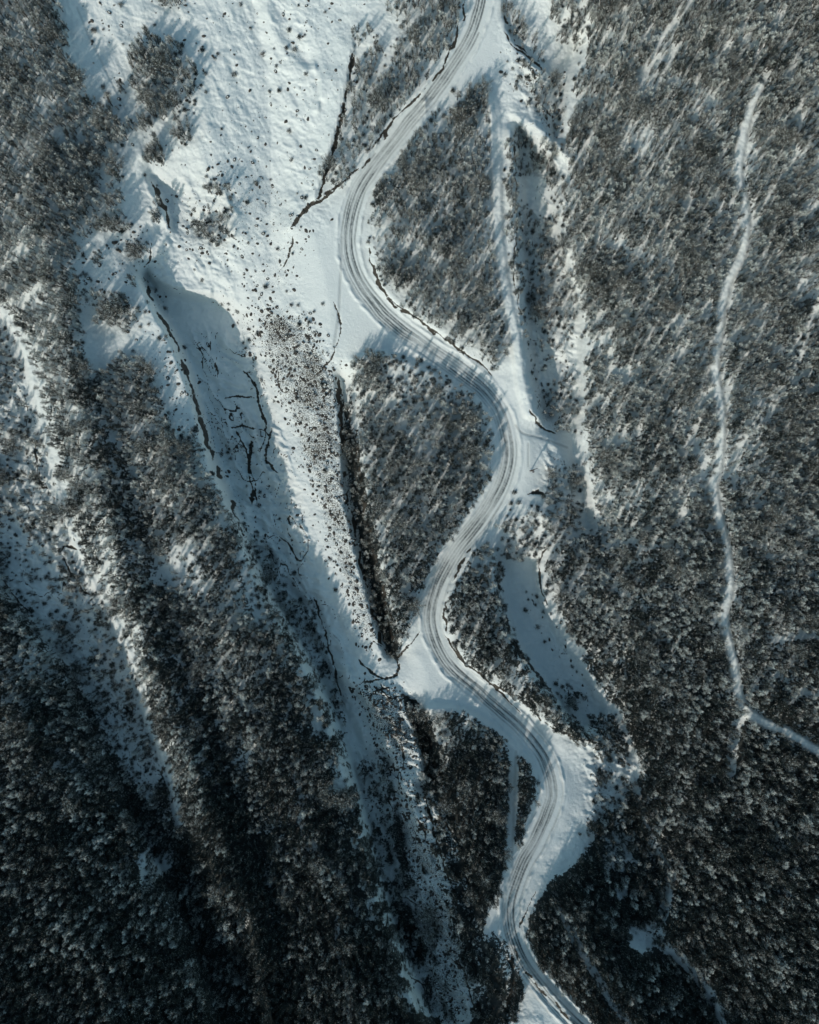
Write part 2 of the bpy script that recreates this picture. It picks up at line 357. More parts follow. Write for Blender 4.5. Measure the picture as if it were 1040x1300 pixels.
def noise(t, co, scale, detail=3, rough=.55):
    n = N(t, 'ShaderNodeTexNoise'); n.inputs['Scale'].default_value = scale; n.inputs['Detail'].default_value = detail
    n.inputs['Roughness'].default_value = rough; t.links.new(co, n.inputs['Vector']); return n.outputs[0]
def ramp01(t, x, a, b):
    n = N(t, 'ShaderNodeMapRange', interpolation_type='SMOOTHSTEP'); n.inputs[1].default_value = a; n.inputs[2].default_value = b
    t.links.new(x, n.inputs[0]); return n.outputs[0]

SNOW = (.70, .77, .79)
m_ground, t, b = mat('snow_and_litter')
co = N(t, 'ShaderNodeTexCoord').outputs['Object']
def attr(t, nm): return N(t, 'ShaderNodeAttribute', attribute_name=nm).outputs['Fac']
soilA, litShadeA, rutA, grit = attr(t, 'soil'), attr(t, 'litter_and_shade'), attr(t, 'rut'), attr(t, 'grit')
nf = noise(t, co, 1.6, 5, .65); nm_ = noise(t, co, .25, 3); nff = noise(t, co, 5, 3, .6)
snow = mixc(t, nm_, (.655, .705, .70), (.73, .765, .755))
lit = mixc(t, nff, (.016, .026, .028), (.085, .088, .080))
f = math_(t, 'ADD', litShadeA, math_(t, 'MULTIPLY', math_(t, 'SUBTRACT', nf, .5), 1.9))
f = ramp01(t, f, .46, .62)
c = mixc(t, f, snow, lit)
gf = math_(t, 'ADD', math_(t, 'MULTIPLY', grit, .345), math_(t, 'SUBTRACT', nff, .80)); gf = ramp01(t, gf, .0, .07)
c = mixc(t, gf, c, (.06, .055, .045))
c = mixc(t, math_(t, 'MULTIPLY', rutA, math_(t, 'ADD', .55, math_(t, 'MULTIPLY', nff, .8)), clamp=True), c, (.13, .15, .155))
soilc = mixc(t, nff, (.014, .015, .014), (.10, .088, .072))
sf = ramp01(t, math_(t, 'ADD', soilA, math_(t, 'MULTIPLY', math_(t, 'SUBTRACT', nf, .5), 1.3)), .42, .58)
c = mixc(t, sf, c, soilc)
t.links.new(c, b.inputs['Base Color']); b.inputs['Roughness'].default_value = .75; b.inputs['Specular IOR Level'].default_value = .2
bp = N(t, 'ShaderNodeBump'); bp.inputs['Strength'].default_value = .8; bp.inputs['Distance'].default_value = .12
t.links.new(math_(t, 'ADD', nff, nf), bp.inputs['Height']); t.links.new(bp.outputs[0], b.inputs['Normal'])

def simple(name, c1, c2, scale=3, rough=.85):
    m, t, b = mat(name); co = N(t, 'ShaderNodeTexCoord').outputs['Object']
    ob = N(t, 'ShaderNodeObjectInfo').outputs['Random']
    x = math_(t, 'ADD', math_(t, 'MULTIPLY', noise(t, co, scale, 2), .6), math_(t, 'MULTIPLY', ob, .4))
    t.links.new(mixc(t, x, c1, c2), b.inputs['Base Color']); b.inputs['Roughness'].default_value = rough
    b.inputs['Specular IOR Level'].default_value = .1; return m
m_bark = simple('bark', (.035, .032, .03), (.10, .085, .075))
m_twig = simple('bare_twigs', (.042, .054, .052), (.165, .160, .142), 1.2)
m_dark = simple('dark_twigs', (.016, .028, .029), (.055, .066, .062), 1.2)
m_tsnow = simple('snow_on_twigs', (.62, .68, .66), (.78, .80, .77))
m_rock = simple('dark_stone', (.03, .03, .028), (.11, .10, .09), 4)
m_wood = simple('weathered_wood', (.05, .045, .04), (.12, .10, .085), 6)
m_porc = simple('brown_porcelain', (.05, .03, .02), (.09, .06, .045), 6, .3)
m_metal = simple('dull_metal', (.12, .125, .13), (.2, .2, .21), 6, .5)

# ------------------------------------------------------------------ ground
def mesh_from(name, V, F, mats, mi=None):
    me = bpy.data.meshes.new(name); V = np.asarray(V, np.float32); F = np.asarray(F, np.int32); k = F.shape[1]
    me.vertices.add(len(V)); me.vertices.foreach_set('co', V.ravel())
    me.loops.add(F.size); me.loops.foreach_set('vertex_index', F.ravel())
    me.polygons.add(len(F)); me.polygons.foreach_set('loop_start', np.arange(0, F.size, k, dtype=np.int32))
    for m in mats: me.materials.append(m)
    if mi is not None: me.polygons.foreach_set('material_index', np.asarray(mi, np.int32))
    me.update(calc_edges=True); return me
def link(name, me, parent=None):
    o = bpy.data.objects.new(name, me); COL.objects.link(o)
    if parent: o.parent = parent
    return o
def axis(a, b, fine):
    inner = np.arange(a, b+.01, fine); s = fine; x = b; up = []
    while x < b+2600: s = min(s*1.12, 120); x += s; up.append(x)
    lo = [a-(u-b) for u in up][::-1]; return np.concatenate([lo, inner, up])
AU, AV = axis(-30, 1070, 1.25), axis(-30, 1330, 1.25)
U, V = np.meshgrid(AU, AV)
Zt = height(U, V)
JU = U+4.5*(fbm(U, V, 11, 201, 2)-.5)*2; JV = V+4.5*(fbm(U, V, 11, 211, 2)-.5)*2; BR = fbm(U, V, 13, 221, 3)
soil = np.zeros(U.shape)
for pts, zw, ze, hw, so in STEPS:
    if so <= 0: continue
    d, sg, a = dist_line(JU, JV, smooth(pts), 40)
    La = a.max(); hh = min(hw, 6)*.75*np.clip(np.minimum(a, La-a)/14+.05, .05, 1)*np.clip(.15+1.9*(BR-.3), .1, 1.2); q = (1-sstep(d, hh*.3, hh*1.0+1.2))*so*(.35+1.1*sstep(BR, .3, .6))*(.6+.8*fbm(U, V, 3, 241, 2)); soil = np.maximum(soil, q)
# thin cracks and eroded scars
CRACKS = [
 ([(425,385),(432,410),(428,440),(415,462),(398,480)], 2.0, 1), ([(352,470),(356,495),(364,500)], 2, .8), ([(372,300),(366,325),(355,345)], 2, .9),
 ([(450,70),(440,120),(430,170),(412,225),(402,252)], 2.2, 1.1), ([(402,252),(385,268),(368,290)], 2.6, 1.1), ([(470,190),(500,152),(535,118)], 2.2, .9), ([(405,250),(430,236),(455,214)], 2.5, 1.1),
 ([(560,425),(590,448),(612,462),(625,478)], 2.4, 1), ([(196,240),(200,255),(212,270),(214,290)], 2.2, 1.1), ([(182,340),(190,330),(192,310)], 1.8, .9),
 ([(310,470),(325,492),(330,515),(338,548),(330,575)], 3, .9), ([(285,505),(300,502),(325,505)], 2, .8), ([(320,560),(316,590),(325,615),(318,640)], 5, 1.1), ([(345,545),(338,580),(345,592),(355,600)], 3, 1.0),
 ([(300,545),(312,570),(318,610),(328,640)], 2.2, .9), ([(355,680),(372,700),(380,712),(390,700)], 2, .9), ([(340,690),(348,715)], 1.8, .8), ([(275,455),(275,480)], 1.6, .8), ([(290,540),(330,545),(345,552)],1.5,.8),
 ([(400,760),(412,800),(425,850),(432,885)], 1.8, .8), ([(455,838),(480,858),(500,858),(508,842)], 3, 1.1), ([(465,830),(475,815),(485,822)], 2.5, .9),
 ([(508,850),(505,835),(520,820),(532,802)], 2.2, 1.1), ([(455,870),(480,862),(500,858)], 1.8, .9), ([(466,888),(480,876),(500,870)], 1.8, 1), ([(486,898),(500,886),(512,882)], 1.8, 1), ([(470,900),(488,886)], 1.5, .9), ([(500,893),(512,886),(522,884)], 1.8, 1),
 ([(508,938),(512,965),(508,985)], 1.8, .9), ([(540,1010),(552,1060),(575,1130),(592,1190)], 3.0, .9), ([(556,1035),(580,1065),(590,1100),(598,1150)], 2.2, .9), ([(560,990),(562,1010)], 2, .8),
 ([(572,1215),(590,1235),(600,1270),(612,1300)], 2.6, .9), ([(600,1200),(615,1230),(640,1255)], 3, .9), ([(648,1210),(652,1240),(640,1290)], 4, 1), ([(545,1180),(560,1165),(575,1175),(570,1200)], 1.5, .7), ([(520,1240),(535,1250),(545,1275)], 1.5, .8),
 ([(45,560),(48,600),(55,620)], 1.8, .9), ([(78,700),(82,692),(98,697)], 3.5, 1.2), ([(80,706),(92,730),(105,750),(118,755)], 1.6, 1), ([(5,735),(20,760),(40,780)], 1.4, .9),
 ([(643,640),(648,650),(660,648),(668,655)], 0, 0), ([(671,628),(682,624),(692,632)], 4, 1.1), ([(640,40),(652,60),(674,75),(688,90)], 2.4, 1), ([(685,715),(690,700),(700,690)], 2, .9), ([(684,720),(686,745),(695,770)], 1.6, .9),
 ([(655,300),(652,350),(662,400)], 1.5, .8), ([(653,180),(655,250),(657,300)], 1.5, .8), ([(672,520),(690,545),(705,548)], 3, 1), ([(660,1180),(668,1160),(680,1130)], 1.6, .9),
 ([(440,480),(444,510),(450,540)], 0, 0), ([(398,95),(402,115),(396,138)], 1.2, .5), ([(668,1080),(676,1130),(672,1170)], 0, 0), ([(738,925),(750,940),(770,948)], 2, .9), ([(565,805),(580,830),(600,848),(625,870),(660,905)], 1.5, .9),
 ([(470,320),(474,345),(490,372),(520,398),(560,424)], 1.4, .9), ([(675,1165),(690,1215),(720,1255),(750,1290)], 1.3, .8)]
cut = np.zeros(U.shape); HF = fbm(U, V, 2.6, 231, 2)
for pts, wd, so in CRACKS:
    if wd <= 0: continue
    P = smooth(pts); d, sg, a = dist_line(U+.55*(JU-U), V+.55*(JV-V), P, 30)
    ww = wd*np.clip(2.6*(fbm(a, a*0+wd*37, 10, 90, 3)-.22), .05, 1.3)
    La = a.max(); ww = ww*.8*(.25+1.5*HF)*np.clip(np.minimum(a, La-a)/8+.1, .1, 1); q = 1-sstep(d, ww*.3, ww*1.0+.7); soil = np.maximum(soil, q*so); cut += q*min(wd, 4)*.18*np.clip(ww/wd, 0, 1)
Zt -= np.minimum(cut, 1.2)
rgh = np.clip(bil(ROUGH, RS, U, V), 0, 1.5)
for sc_, sd_, an, st_, th in ((20, 301, 64, 2.6, .93), (9, 311, 20, 1.8, .93), (13, 321, 80, 3.5, .94)):
    q = sstep(ridged(U, V, sc_, sd_, math.radians(an), st_), th, 1.0)*rgh*sstep(fbm(U, V, 25, sd_+5, 2), .42, .62)*(.4+1.2*HF); soil = np.maximum(soil, 1.3*q); Zt -= .5*np.clip(q, 0, 1)
# wheel ruts: two packed tracks, fainter old ones beside them
rd, rs, ra = dist_line(U, V, ROAD, 60); sd = rd*rs
rut = np.zeros(U.shape)
for j, (off, st, wdt, lo, hi, grp) in enumerate(((-4.2, .9, .8, 0, 1e5, 0), (3.0, .9, .8, 0, 1e5, 0), (-1.5, .8, .7, 0, 1e5, 1), (5.6, .8, .7, 0, 1e5, 1), (8.8, .6, .7, 300, 1e5, 2), (1.9, .5, .6, 300, 1e5, 2), (-8.6, .55, .7, 100, 950, 3), (-1.8, .4, .6, 100, 950, 3), (11.8, .35, .8, 420, 1000, 2), (0, .12, 6.5, 0, 1e5, 0), (-12, .3, .7, 850, 1e5, 3))):
    wob = (fbm(ra, ra*0+grp*9, 70, 80, 3)-.5)*(3 if grp == 0 else 9)
    k = np.clip(-.1+2.1*fbm(ra, ra*0+j*11, 34, 81, 3), 0, 1.25)*(.7+.6*fbm(U, V, 3, 83+j, 2))
    rut = np.maximum(rut, st*k*(1-sstep(np.abs(sd+wob-off), wdt*.4, wdt+1.0))*((ra > lo) & (ra < hi)))
Zt -= .14*np.clip(rut, 0, 1)
for pts in (PATHS[11][0], PATHS[12][0]):
    d, _, _ = dist_line(U, V, smooth(pts), 20); Zt += .8*np.exp(-(d/4)**2)*(.5+fbm(U, V, 9, 401, 2))
for pts, hh_ in ((PATHS[1][0], 1.1), (PATHS[0][0], .9)):
    d, _, _ = dist_line(U, V, smooth(pts), 30); Zt += hh_*np.exp(-(d/7)**4)  # added berms lift the paths into the sunlight
Zt += .6*np.exp(-((np.abs(sd)-14.5+3*(fbm(U, V, 12, 86, 2)-.5))/2.0)**2)*fbm(U, V, 7, 82, 2)
# faint footpaths / ski tracks
for pts, wdt, st in [([(435,300),(432,360),(430,400),(424,440)], 1.4, .35), ([(98,10),(115,50),(135,90),(160,140)], 1, .25), ([(560,1180),(600,1200)], 1, .2), ([(671,563),(671,592)], .7, .35), ([(650,565),(668,548),(690,552)], 0, 0), ([(655,540),(664,550),(690,557),(720,568)], 1.2, .4),
                     ([(740,1010),(760,1040),(742,1060)], .6, .2), ([(215,540),(222,560)], 1, .4), ([(350,700),(410,780)], 1, .25), ([(640,1215),(700,1290)], 1, .3), ([(655,955),(650,1100)], 1.5, .25)]:
    if wdt <= 0: continue
    d, _, _ = dist_line(U, V, smooth(pts), 20); q = 1-sstep(d, wdt*.5, wdt+1.2); rut = np.maximum(rut, st*q); Zt -= .1*q
dens = bil(D, RS, U, V); densw = bil(DW, RS, U, V)
lit = .10+.64*np.clip(densw, 0, 1)*(.50+.65*sstep(V, 350, 1250)+.35*(fbm(U, V, 60, 71, 3)-.5))  # litter thickens downward, painting the dimmer light there into the ground
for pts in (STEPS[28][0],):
    d, sg, a = dist_line(U, V, smooth(pts), 60); lit += .1*(1-sstep(d, 10, 28))  # ridge shade along this step painted in as extra litter
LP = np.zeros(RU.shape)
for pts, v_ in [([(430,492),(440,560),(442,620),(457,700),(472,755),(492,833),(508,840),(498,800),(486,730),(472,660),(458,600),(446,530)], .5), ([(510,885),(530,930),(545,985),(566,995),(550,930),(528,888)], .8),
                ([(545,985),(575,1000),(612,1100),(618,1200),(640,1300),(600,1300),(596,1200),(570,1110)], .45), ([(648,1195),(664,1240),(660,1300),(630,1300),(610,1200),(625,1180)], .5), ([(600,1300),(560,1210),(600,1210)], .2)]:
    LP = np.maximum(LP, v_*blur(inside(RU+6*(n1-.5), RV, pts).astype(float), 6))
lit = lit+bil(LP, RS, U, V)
GR = np.zeros(RU.shape)
def gpoly(pts, v):
    global GR
    GR = np.maximum(GR, v*blur(inside(RU, RV, pts).astype(float), 110))
gpoly([(325,380),(390,400),(430,470),(440,600),(460,720),(485,810),(470,830),(440,760),(400,640),(370,540),(335,460)], 1)
gpoly([(455,865),(510,880),(535,960),(520,985),(490,950),(460,900)], 1.1)
gpoly([(260,200),(330,180),(400,300),(370,380),(310,380),(290,280)], .55)
gpoly([(100,420),(260,560),(230,600),(180,420),(110,300)], .5)
gpoly([(640,60),(700,110),(700,150),(650,110)], .9); gpoly([(270,380),(330,410),(345,520),(310,420)], .8); gpoly([(100,0),(500,0),(420,250),(260,200)], .35)
gpoly([(455,950),(560,1060),(600,1180),(600,1300),(540,1300),(500,1080)], .8)
grit = bil(GR, RS, U, V)*(.68+.6*fbm(U, V, 22, 251, 3))
soil = np.minimum(soil, .80)
xs, ys, zs = world(U, V, Zt)
n_v, n_u = U.shape; ii = (np.arange(n_v-1)[:, None]*n_u+np.arange(n_u-1)[None]).ravel()
F = np.stack([ii, ii+n_u, ii+n_u+1, ii+1], 1)
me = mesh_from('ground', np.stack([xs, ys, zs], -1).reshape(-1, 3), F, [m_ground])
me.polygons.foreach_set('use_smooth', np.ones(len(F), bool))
for nm, A in (('soil', soil), ('litter_and_shade', lit), ('rut', rut), ('grit', grit)):
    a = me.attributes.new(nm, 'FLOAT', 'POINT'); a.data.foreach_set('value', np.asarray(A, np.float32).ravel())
ground = link('snowy_ground', me); ground['kind'] = 'structure'

# ------------------------------------------------------------------ plants
def unit(v): return v/(np.linalg.norm(v, axis=-1, keepdims=True)+1e-9)
def tube(V, F, pts, radii, k=5):
    base = len(V); pts = np.array(pts, float); d = unit(np.gradient(pts, axis=0))
    for p, dd, r in zip(pts, d, radii):
        a = unit(np.cross(dd, [.3, .9, .2])); b2 = np.cross(dd, a)
        for j in range(k):
            t = 2*math.pi*j/k; V.append(p+r*(a*math.cos(t)+b2*math.sin(t)))
    for i in range(len(pts)-1):
        for j in range(k):
            q = base+i*k+j; r_ = base+i*k+(j+1) % k; F.append((q, r_, r_+k)); F.append((q, r_+k, q+k))
    for j in range(1, k-1):
        F.append((base, base+j+1, base+j)); e = base+(len(pts)-1)*k; F.append((e, e+j, e+j+1))
def make_tree(seed, h, width, limbs, twigs, tl, tw, snow, dark=False, low=.3):
    r = np.random.default_rng(seed); V = []; F = []
    lean = r.normal(0, .03*h, 2)
    tk = [np.array([lean[0]*s*s+.05*h*.1*math.sin(5*s+seed), lean[1]*s*s, h*.86*s]) for s in np.linspace(0, 1, 6)]
    tk[0][2] = -.5
    tube(V, F, tk, [h*.019*(1-.85*s)+.012 for s in np.linspace(0, 1, 6)], 6)
    P0 = []; DD = []; L = []
    for i in range(limbs):
        s = low+(1-low)*(i+.5)/limbs*.95; ang = i*2.4+r.normal(0, .4); reach = width/2*(math.sin(math.pi*min(1, (s-low)/(1-low)*.75+.25)))*r.uniform(.7, 1.15)
        a = np.array([lean[0]*s*s, lean[1]*s*s, h*.86*s]); rise = r.uniform(.16, .32)*h*(1.15-s*.6)
        e = a+np.array([math.cos(ang)*reach, math.sin(ang)*reach, rise]); mid = (a+e)/2+np.array([math.cos(ang)*reach*.15, math.sin(ang)*reach*.15, -rise*.1])
        tube(V, F, [a, mid, e], [h*.0075*(1.2-s), h*.005*(1.2-s), h*.0015], 3)
        P0.append(a); DD.append(mid); L.append(e)
    trunk = (np.array(V), np.array(F))
    P0 = np.array(P0); M = np.array(DD); E = np.array(L)
    # twigs
    li = r.integers(0, limbs, twigs); t = r.uniform(.15, 1.05, twigs)[:, None]
    base = (1-t)**2*P0[li]+2*t*(1-t)*M[li]+t*t*E[li]+r.normal(0, .035*width, (twigs, 3))
    out = unit(E[li]-P0[li])
    d = unit(out*.8+np.array([0, 0, .75])+r.normal(0, .55, (twigs, 3)))
    ln = tl*r.uniform(.5, 1.3, (twigs, 1)); side = unit(np.cross(d, unit(r.normal(0, 1, (twigs, 3)))))
    w2 = tw*r.uniform(.6, 1.4, (twigs, 1))/2
    a = base-side*w2; b2 = base+side*w2; c = base+d*ln
    # every twig forks once
    d2 = unit(d+r.normal(0, .55, d.shape)); a3 = base+d*ln*.45-side*w2*.5; b3 = base+d*ln*.45+side*w2*.5; c3 = base+d*ln*.45+d2*ln*.6
    TV = np.stack([a, b2, c, a3, b3, c3], 1).reshape(-1, 3); TF = np.arange(len(TV)).reshape(-1, 3); mi = np.zeros(len(TF), int)
    ns = snow
    if ns:
        li = r.integers(0, limbs, ns); t = r.uniform(.2, 1.0, ns)[:, None]
        p = (1-t)**2*P0[li]+2*t*(1-t)*M[li]+t*t*E[li]+r.normal(0, .05*width, (ns, 3)); p[:, 2] += .05
        o = unit(E[li]-P0[li]+r.normal(0, .5, (ns, 3))); sd_ = unit(np.cross(o, unit(np.array([0, 0, 1.])+r.normal(0, .5, (ns, 3)))))
        l2 = r.uniform(.12, .38, (ns, 1)); w3 = r.uniform(.035, .09, (ns, 1))
        q = np.stack([p-sd_*w3, p+sd_*w3, p+o*l2], 1).reshape(-1, 3)
        SF = np.arange(len(q)).reshape(-1, 3)+len(TV); TV = np.vstack([TV, q]); TF = np.vstack([TF, SF]); mi = np.concatenate([mi, np.ones(ns, int)])
    return trunk, (TV, TF, mi), dark
def tree_meshes(nm, tr):
    (tv, tf), (cv, cf, mi), dark = tr
    tm = mesh_from('trunk', tv, tf, [m_bark]); cm = mesh_from('crown', cv, cf, [m_dark if dark else m_twig, m_tsnow], mi)
    j = mesh_from(nm, np.vstack([tv, cv]), np.vstack([tf, cf+len(tv)]), [m_bark, m_dark if dark else m_twig, m_tsnow], np.concatenate([np.zeros(len(tf), int), mi+1]))
    return tm, cm, j
TREES = []   # (kind, trunk, crown, joined)
for i in range(4): TREES.append(('young',)+tree_meshes('w%02d' % i, make_tree(100+i, 6.8, 1.5+.2*i, 20, 270, .7, .045, 140, False, .2)))
for i in range(3): TREES.append(('broad',)+tree_meshes('w%02d' % (4+i), make_tree(200+i, 6.6, 5.2, 34, 900, .95, .055, 260, False, .2)))
for i in range(3): TREES.append(('dark',)+tree_meshes('w%02d' % (7+i), make_tree(300+i, 6.6, 1.8, 20, 360, .75, .055, 30, True, .2)))
for i in range(3): TREES.append(('frosted',)+tree_meshes('w%02d' % (10+i), make_tree(400+i, 6.2, 1.5+.25*i, 20, 200, .65, .045, 480, False, .2)))
def make_shrub(seed, h, width, twigs, snow, dark):
    r = np.random.default_rng(seed); az = r.uniform(0, 6.283, twigs); el = r.uniform(.25, 1.5, twigs)
    d = np.stack([np.cos(az)*np.cos(el)*width/2/h, np.sin(az)*np.cos(el)*width/2/h, np.sin(el)], 1); ln = h*r.uniform(.6, 1.1, (twigs, 1))
    b0 = np.stack([np.cos(az), np.sin(az), 0*az], 1)*r.uniform(0, .12*width, (twigs, 1)); b0[:, 2] = -.1
    V = []; F = []
    for i in range(min(twigs, 14)): tube(V, F, [b0[i], b0[i]+d[i]*ln[i]*.5, b0[i]+d[i]*ln[i]], [.03, .02, .006], 3)
    n = twigs*4; k = r.integers(0, twigs, n); t = r.uniform(.2, .95, (n, 1)); p = b0[k]+d[k]*ln[k]*t
    dd = unit(d[k]+r.normal(0, .5, (n, 3))); sd_ = unit(np.cross(dd, unit(r.normal(0, 1, (n, 3))))); w2 = .028*r.uniform(.6, 1.4, (n, 1)); l2 = h*.35*r.uniform(.5, 1.3, (n, 1))
    tv = np.stack([p-sd_*w2, p+sd_*w2, p+dd*l2], 1).reshape(-1, 3)
    k = r.integers(0, twigs, snow); p = b0[k]+d[k]*ln[k]*r.uniform(.5, 1, (snow, 1)); o = unit(r.normal(0, 1, (snow, 3))*np.array([1, 1, .2])); s2 = unit(np.cross(o, [0, 0, 1.]))
    sv = np.stack([p-s2*.06, p+s2*.06, p+o*.22], 1).reshape(-1, 3)
    V = np.array(V); nV = len(V)
    AV_ = np.vstack([V, tv, sv]); AF = np.vstack([np.array(F), np.arange(len(tv)).reshape(-1, 3)+nV, np.arange(len(sv)).reshape(-1, 3)+nV+len(tv)])
    mi = np.concatenate([np.zeros(len(F)+n, int), np.ones(snow, int)])
    return mesh_from('s%02d' % seed, AV_, AF, [m_dark if dark else m_twig, m_tsnow], mi)
SHRUBS = [make_shrub(1, 1.1, 1.7, 70, 12, False), make_shrub(2, .9, 1.5, 60, 4, True), make_shrub(3, 1.3, 1.5, 80, 8, True)]
def make_stone(seed):
    r = np.random.default_rng(seed); V = []; n = 8
    for lv, (z, rr) in enumerate([(-.3, .5), (.05, 1), (.42, .85), (.66, .4)]):
        for j in range(n):
            a = 2*math.pi*j/n+.2*lv; q = rr*r.uniform(.72, 1.18); V.append((q*math.cos(a)*1.2, q*math.sin(a)*.85, z*r.uniform(.8, 1.2)))
    F = []
    for l in range(3):
        for j in range(n):
            a = l*n+j; b2 = l*n+(j+1) % n; F.append((a, b2, b2+n)); F.append((a, b2+n, a+n))
    V.append((0, 0, .7)); V.append((0, 0, -.35))
    for j in range(n): F.append((3*n+j, 3*n+(j+1) % n, 4*n)); F.append(((j+1) % n, j, 4*n+1))
    F = np.array(F); mi = np.zeros(len(F), int); mi[-2*n:][::2] = 1 if seed % 3 == 0 else 0
    return mesh_from('b%02d' % seed, np.array(V), F, [m_rock, m_tsnow], mi)
STONES = [make_stone(i) for i in range(6)]

def scatter(u0, u1, v0, v1, step, dfun, seed, jit=.5):
    r = np.random.default_rng(seed); U_, V_ = np.meshgrid(np.arange(u0, u1, step), np.arange(v0, v1, step))
    U_ = U_+r.uniform(-jit, jit, U_.shape)*step; V_ = V_+r.uniform(-jit, jit, V_.shape)*step
    k = r.random(U_.shape) < dfun(U_, V_); return U_[k], V_[k]
def place(u, v):
    z = height(u[None], v[None])[0]; x, y, zz = world(u, v, z); return np.stack([x, y, zz-.05], 1)

# broad trees first, then young ones between them
bu, bv = scatter(-150, 1190, -150, 1450, 22, lambda a, b: np.clip(bil(DW, RS, a, b), 0, 1)*.20*(1-.65*sstep(b, 650, 950)), 21)
yu, yv = scatter(-150, 1190, -150, 1450, 5.1, lambda a, b: np.clip(bil(DW, RS, a, b)*1.0, 0, 1)**1.15, 22)
nv_ = fbm(yu, yv, 45, 65, 3)
darkp = .42*sstep(fbm(yu, yv, 30, 67, 3), .56, .66)*(yv > 60)+.25*((yu > 745) & (yu < 840))*sstep(yv, 200, 500)+sstep(yv, 300, 1150)*.55+.28*(nv_-.3)+.05  # share of dark twigs rises downward, putting the fading light into their colour
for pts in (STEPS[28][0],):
    d, _, _ = dist_line(yu, yv, smooth(pts), 60); darkp = darkp+.4*(1-sstep(d, 10, 28))  # more dark trees stand in for the ridge shade on this band
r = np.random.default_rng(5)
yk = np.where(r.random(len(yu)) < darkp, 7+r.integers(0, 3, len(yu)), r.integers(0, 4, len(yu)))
frost = sstep(fbm(yu, yv, 11, 91, 3, math.radians(-57), 1.8), .47, .62)*sstep(1.2-yv/1500+.3*(nv_-.5), .1, .75)*(.45+.5*sstep(yu, 680, 740)+.4*(yu < 330))  # frost thins toward the bottom, part of the same painted dimming
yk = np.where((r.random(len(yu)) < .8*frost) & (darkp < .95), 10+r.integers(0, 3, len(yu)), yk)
ysc = r.uniform(.42, .92, len(yu))*(.8+.3*nv_)
bk = 4+r.integers(0, 3, len(bu)); bsc = r.uniform(.6, 1.12, len(bu))
# named single trees standing apart in the photo
solo = np.array([(150,398,1.25),(531,905,1.0),(205,95,1.3),(190,130,1.1),(222,135,1.0),(228,175,.7),(138,160,1.15),(142,285,.8),(478,460,1.0),(470,475,1.0),(596,528,1.0),(200,200,.8),(180,320,.75),(127,210,.8),(555,910,.8),(612,118,.9),(485,240,.6),(698,600,.8)])
bu = np.concatenate([solo[:, 0], bu]); bv = np.concatenate([solo[:, 1], bv]); bk = np.concatenate([4+np.arange(len(solo)) % 3, bk]); bsc = np.concatenate([solo[:, 2], bsc])
TU = np.concatenate([bu, yu]); TV_ = np.concatenate([bv, yv]); TK = np.concatenate([bk, yk]); TS = np.concatenate([bsc, ysc])
TP = place(TU, TV_); TR = r.uniform(0, 6.283, len(TU)); TILT = r.normal(0, .07, (len(TU), 2))
# which 300 stand as things of their own: the largest, preferring those at the edge of open snow
edge = 1-np.clip(bil(blur(D, 12), RS, TU, TV_), 0, 1)
inf = (TU > 6) & (TU < 1034) & (TV_ > 6) & (TV_ < 1294)
broad = (TK >= 4) & (TK <= 6)
score = np.where(inf, TS*(broad*1.0+.4)+edge*1.2-.5*sstep(TV_, 780, 1000), -9); score[:len(solo)] += 5
order = np.argsort(-score); own = order[:300]; rest = np.ones(len(TU), bool); rest[own] = False

